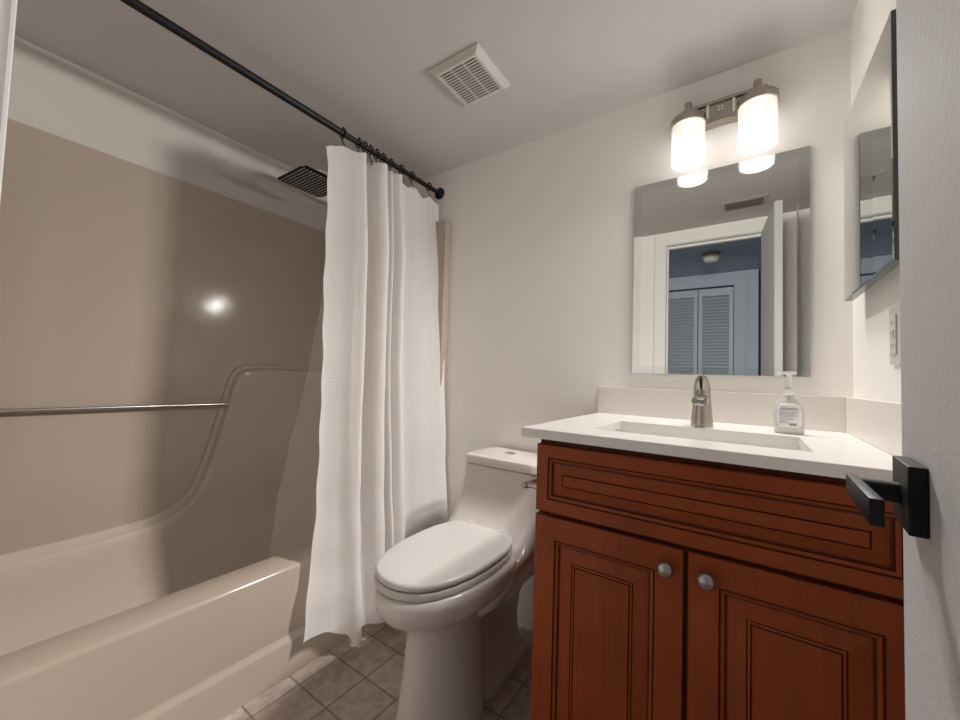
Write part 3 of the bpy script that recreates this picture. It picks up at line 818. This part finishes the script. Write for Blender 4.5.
bm = bmesh.new(); tube(bm, [(FX, FY - .0305, CT + .112), (FX, FY - .0325, CT + .128), (FX, FY - .0385, CT + .141), (FX, FY - .036, CT + .149)], [.003, .0045, .005, .003], 8); obj('lever_slot', bm, M['dark'], lc, smooth=50)

# soap pump
BX, BY = -0.160, -0.185
t = thing('soap_dispenser', 'clear pump bottle of milky hand soap on the countertop', 'soap bottle', (BX, BY, CT))
bm = bmesh.new()
def bo(z, rx, ry): return [(BX + rx * math.copysign(abs(math.cos(2 * PI * k / 36)) ** .8, math.cos(2 * PI * k / 36)), BY + ry * math.copysign(abs(math.sin(2 * PI * k / 36)) ** .8, math.sin(2 * PI * k / 36)), CT + z) for k in range(36)]
loft(bm, [bo(0.0005, .030, .018), bo(.004, .0325, .020), bo(.012, .0330, .0205), bo(.03, .0335, .021), bo(.05, .0345, .021), bo(.068, .0335, .0205), bo(.082, .0295, .019), bo(.092, .0215, .0165), bo(.0975, .0145, .0135), bo(.099, .012, .012), bo(.106, .012, .012)])
bot = obj('bottle', bm, M['soap'], t, smooth=50)
# curved back label with printed lines
bm = bmesh.new()
BZ = [(0.0, .0300, .018), (.004, .0325, .020), (.012, .0330, .0205), (.03, .0335, .021), (.05, .0345, .021), (.068, .0335, .0205), (.082, .0295, .019), (.092, .0215, .0165), (.1, .012, .012)]
def lab_pt(u, z):      # u across the front of the bottle, on its surface
    for (a, ra, ya), (b, rb, yb2) in zip(BZ[:-1], BZ[1:]):
        if a <= z <= b:
            q = (z - a) / (b - a); rx, ry = lerp(ra, rb, q), lerp(ya, yb2, q); break
    k = max(-0.99, min(0.99, u / rx))
    return (BX + u, BY - ry * (1 - abs(k) ** 2.5) ** 0.4 - 0.0008, CT + z)
zs = [.018, .022, .028, .036, .044, .052, .060, .068, .076, .082]
rows = []
for z in zs:
    hw_ = 0.0265 * math.sqrt(max(0.05, 1 - ((z - .048) / .040) ** 4))
    rows.append([lab_pt(-hw_ + 2 * hw_ * i / 16, z) for i in range(17)])
loft(bm, rows, False, False, closed=False)
lb = obj('label', bm, M['label'], bot, smooth=60, solid=0.0003)
bm = bmesh.new()
def line(u0, u1, z, h):
    n = 8
    a = [lab_pt(lerp(u0, u1, i / n), z) for i in range(n + 1)]; b = [lab_pt(lerp(u0, u1, i / n), z + h) for i in range(n + 1)]
    va = [bm.verts.new((p[0], p[1] - .0006, p[2])) for p in a]; vb = [bm.verts.new((p[0], p[1] - .0006, p[2])) for p in b]
    for i in range(n): bm.faces.new((va[i], va[i + 1], vb[i + 1], vb[i]))
line(-.018, .017, .0685, .0016); line(-.021, .020, .0645, .0018)
for k in range(5): line(-.022, .021 - .004 * (k % 3), .0590 - k * .0031, .0009)
for k in range(2): line(-.022, .008, .0420 - k * .003, .0009)
line(-.022, -.004, .0345, .0009); line(-.022, -.002, .0315, .0009); line(-.021, -.004, .0285, .0009)
for k in range(9): line(-.0005 + k * .0017, .0003 + k * .0017 + (.0005 if k % 3 else 0), .0225, .0068)
obj('printing', bm, M['ink'], bot)
bm = bmesh.new(); lathe(bm, (BX, BY, CT), [(.0135, .104), (.0145, .106), (.0145, .118), (.011, .121), (.0075, .125), (.0065, .131), (.0062, .160)], n=24)
pm = obj('pump_collar', bm, M['pump'], t, smooth=40)
bm = bmesh.new()
loft(bm, [[(BX + x, BY + y, CT + z) for x, y, z in q] for q in (
    [(-.027, -.004, .163), (-.027, .004, .163), (-.027, .004, .166), (-.027, -.004, .166)],
    [(-.012, -.008, .160), (-.012, .008, .160), (-.012, .008, .1685), (-.012, -.008, .1685)],
    [(.010, -.0085, .159), (.010, .0085, .159), (.010, .0085, .169), (.010, -.0085, .169)],
    [(.0165, -.005, .162), (.0165, .005, .162), (.0165, .005, .167), (.0165, -.005, .167)])])
obj('pump_head', bm, M['pump'], t, bevel=0.001)
bm = bmesh.new(); tube(bm, [(BX, BY, CT + .104), (BX + .004, BY, CT + .01)], .002, 8); obj('dip_tube', bm, M['pump'], t)

# ------------------------------------------------------------------ mirrors
def bevel_mirror(name, label, corners, inward, bw, drop, depth, loc):
    """rectangular mirror: corners (4) of the front edge, inward = unit normal towards the wall"""
    t = thing(name, label, 'mirror', loc)
    c = [Vector(p) for p in corners]; n = Vector(inward)
    mid = sum(c, Vector()) / 4
    ux = (c[1] - c[0]).normalized(); uz = (c[3] - c[0]).normalized()
    inn = [c[0] + ux * bw + uz * bw, c[1] - ux * bw + uz * bw, c[2] - ux * bw - uz * bw, c[3] + ux * bw - uz * bw]
    out = [p + n * drop for p in c]
    bm = bmesh.new(); bm.faces.new([bm.verts.new(p) for p in inn])
    bm2 = bmesh.new(); loft(bm2, [out, inn], False, False)
    bm3 = bmesh.new(); loft(bm3, [[p + n * (max(drop, 0) + .0003) for p in c], [p + n * depth for p in c]], True, True)
    obj('glass', bm, M['mirror'], t); o2 = obj('bevelled_edge', bm2, M['bevel'], t); obj('backing', bm3, M['mirror_edge'], t)
    return t
MX0, MX1, MZ0, MZ1 = -0.6126, -0.0959, 1.1048, 1.8238
bevel_mirror('wall_mirror', 'frameless square-cornered mirror on the wall above the sink', [(MX0, -0.0085, MZ0), (MX1, -0.0085, MZ0), (MX1, -0.0085, MZ1), (MX0, -0.0085, MZ1)], (0, 1, 0), 0.026, -0.0006, 0.0085, (-0.354, 0, MZ0))
t = bevel_mirror('medicine_cabinet', 'tall mirror cabinet on the side wall by the open door', [(-0.04, -0.557, 1.3075), (-0.04, -0.134, 1.3085), (-0.04, -0.146, 1.79), (-0.04, -0.555, 1.775)], (1, 0, 0), 0.004, 0.0012, 0.018, (0, -0.35, 1.30))
t['category'] = 'mirror cabinet'
obj('cabinet_box', B((-0.0218, -0.0005, -0.535, -0.165, 1.33, 1.76)), M['plastic'], t)

# ------------------------------------------------------------------ vanity light
t = thing('vanity_light', 'two-lamp brushed nickel light bar above the wall mirror', 'wall light', (-0.326, 0, 1.83))
LX = (-0.424, -0.229); LY = -0.077; GB, GT, GR = 1.829, 1.963, 0.0515
bm = bmesh.new()
bx(bm, -0.452, -0.20, -0.024, -0.0005, 1.990, 2.058, bev=0.003)
bx(bm, -0.448, -0.204, -0.030, -0.024, 2.046, 2.056, bev=0.002)
bp_ = obj('back_plate', bm, M['nickel'], t, smooth=35)
bm = bmesh.new()
# bowed lower rail
pts = []
for i in range(25):
    s = i / 24; x = lerp(-0.452, -0.20, s); zc = 1.962 + 0.020 * math.sin(PI * s)
    pts.append([(x, -0.040, zc - .008), (x, -0.040, zc + .008), (x, -0.0005, zc + .022), (x, -0.0005, zc - .008)])
loft(bm, pts); obj('bowed_rail', bm, M['nickel'], t, smooth=35)
for x in (-0.369, -0.293):
    bm = B((x - .004, x + .004, -0.031, -0.024, 1.994, 2.044), bev=0.0015); obj('vertical_strip', bm, M['chrome'], bp_)
for dx, dz in ((-.005, .005), (.005, .005), (-.005, -.005), (.005, -.005)):
    bm = bmesh.new(); lathe(bm, (-0.331 + dx, -0.024, 2.024 + dz), [(.0036, 0), (.0032, -.003), (.001, -.004)], axis='y', n=12); obj('stud', bm, M['chrome'], bp_, smooth=50)
for x in LX:
    bm = bmesh.new()
    lathe(bm, (x, LY, 0), [(GR - .004, GB), (GR, GB), (GR, GT), (GR - .004, GT), (GR - .004, GB)], n=40, cap0=False, cap1=False)
    sh = obj('lamp_shade', bm, M['shade'], t, smooth=40); sh['label'] = 'lit frosted glass shade'
    bm = bmesh.new(); lathe(bm, (x, LY, 0), [(.008, GB + .026), (.022, GB + .034), (.029, GB + .050), (.0295, GB + .066), (.025, GB + .084), (.0165, GB + .104), (.0145, GT)], n=24); obj('bulb', bm, M['bulb'], sh, smooth=60)
    pl = bpy.data.lights.new('bulb_light', 'POINT'); pl.energy = LAMP_W; pl.color = LAMP_COL; pl.shadow_soft_size = 0.055
    pl.use_nodes = True
    ln = pl.node_tree.nodes; em = ln['Emission']
    fo = ln.new('ShaderNodeLightFalloff'); fo.inputs['Strength'].default_value = 1.0
    ad = ln.new('ShaderNodeMath'); ad.operation = 'MULTIPLY_ADD'; ad.inputs[1].default_value = 0.985
    sc_ = ln.new('ShaderNodeMath'); sc_.operation = 'MULTIPLY'; sc_.inputs[1].default_value = 0.015
    pl.node_tree.links.new(fo.outputs['Linear'], sc_.inputs[0])
    pl.node_tree.links.new(fo.outputs['Constant'], ad.inputs[0]); pl.node_tree.links.new(sc_.outputs[0], ad.inputs[2])
    pl.node_tree.links.new(ad.outputs[0], em.inputs['Strength'])
    po = bpy.data.objects.new('bulb_light', pl); COL.objects.link(po)
    po.parent = t; po.location = Vector((x, LY, GB + 0.055)) - ORIG[t.name]
    bm = bmesh.new(); lathe(bm, (x, LY, 0), [(GR + .003, GT - .004), (GR + .003, GT + .020), (GR + .001, GT + .023), (.044, GT + .0245), (.018, GT + .025)], n=40); obj('shade_cap', bm, M['nickel'], t, smooth=40)
    bm = bmesh.new(); lathe(bm, (x, LY, 0), [(.0115, GT + .0252), (.0115, GT + .078), (.010, GT + .080)], n=20)
    bx(bm, x - .009, x + .009, LY, -0.02, GT + .034, GT + .050); obj('arm', bm, M['nickel'], t, smooth=40)

# ------------------------------------------------------------------ ceiling fan grille and supply vent
t = thing('exhaust_fan', 'square white exhaust fan grille on the ceiling', 'exhaust fan', (-1.09, -0.455, H - 0.017))
fx0, fx1, fy0, fy1 = -1.20, -0.982, -0.564, -0.345
bm = bmesh.new()
gx0, gx1, gy0, gy1 = fx0 + .030, fx1 - .030, fy0 + .026, fy1 - .024
FZ = H - .017
loft(bm, [rect(fx0, fx1, fy0, fy1, H - .0005), rect(fx0, fx1, fy0, fy1, H - .004), rect(fx0 + .021, fx1 - .021, fy0 + .018, fy1 - .016, FZ), rect(gx0, gx1, gy0, gy1, FZ), rect(gx0, gx1, gy0, gy1, H - .001)], False, False)
obj('cover_frame', bm, M['plastic'], t)
bm = bmesh.new()
n = 14
for k in range(n + 1):
    y = lerp(gy0, gy1, k / n); bx(bm, gx0, gx1, y - .0029, y + .0029, FZ + .0002, FZ + .003)
for k in range(4):
    x = lerp(gx0, gx1, k / 3); bx(bm, x - .0024, x + .0024, gy0, gy1, FZ + .0003, FZ + .0032)
obj('grille', bm, M['plastic'], t)
obj('housing', B((gx0 + .0002, gx1 - .0002, gy0 + .0002, gy1 - .0002, H - .006, H - .0012)), M['dark'], t)

t = thing('ceiling_vent', 'long slatted supply vent on the ceiling by the doorway, seen in the mirror', 'ceiling vent', (-0.268, -1.23, H - 0.012))
vx0, vx1, vy0, vy1 = -0.393, -0.147, -1.318, -1.150
bm = bmesh.new()
loft(bm, [rect(vx0, vx1, vy0, vy1, H - .0005), rect(vx0, vx1, vy0, vy1, H - .003), rect(vx0 + .026, vx1 - .026, vy0 + .028, vy1 - .028, H - .009), rect(vx0 + .028, vx1 - .028, vy0 + .030, vy1 - .030, H - .002)], False, False)
obj('vent_frame', bm, M['steelgrey'], t)
bm = bmesh.new()
for k in range(6):
    y = lerp(vy0 + .036, vy1 - .036, k / 5)
    vs = [bm.verts.new(p) for p in ((vx0 + .027, y - .002, H - .010), (vx1 - .027, y - .002, H - .010), (vx1 - .027, y + .003, H - .003), (vx0 + .027, y + .003, H - .003))]
    bm.faces.new(vs)
obj('slats', bm, M['bronze'], t, solid=0.0012)
obj('duct', B((vx0 + .027, vx1 - .027, vy0 + .029, vy1 - .029, H - .0018, H - .0008)), M['dark'], t)

# ------------------------------------------------------------------ outlet on the right wall, paper holder on the vanity side
t = thing('wall_outlet', 'white outlet plate on the side wall behind the door edge', 'wall outlet', (0, -0.408, 1.127))
obj('cover_plate', B((-0.0065, -0.0005, -0.445, -0.372, 1.127, 1.248), bev=0.002), M['plastic'], t)
ins = obj('receptacle', B((-0.0095, -0.0063, -0.425, -0.391, 1.147, 1.228), bev=0.001), M['plastic'], t)
obj('buttons', B((-0.011, -0.0094, -0.418, -0.398, 1.181, 1.187), (-0.011, -0.0094, -0.418, -0.398, 1.190, 1.196)), M['steelgrey'], ins)
for zc in (1.165, 1.212):
    for ya, yb_ in ((-0.4155, -0.4135), (-0.4035, -0.4015)):
        obj('slot', B((-0.0098, -0.0093, ya, yb_, zc - .004, zc + .004)), M['bronze'], ins)

t = thing('paper_holder', 'small brushed nickel holder arm on the toilet side of the vanity', 'paper holder', (-0.73, -0.57, 0.775))
bm = bmesh.new(); lathe(bm, (-0.7012, -0.585, 0.784), [(.016, 0), (.016, -.004), (.009, -.008), (.008, -.030), (.0075, -.044)], axis='x', n=20); obj('post', bm, M['nickel'], t, smooth=40)
bm = bmesh.new()
arm = catmull([(-0.745, -0.585, 0.784), (-0.753, -0.588, 0.782), (-0.756, -0.580, 0.780), (-0.755, -0.56, 0.779), (-0.755, -0.46, 0.779)], 5)
tube(bm, arm, 0.0095, 12); obj('arm', bm, M['pewter'], t, smooth=50)
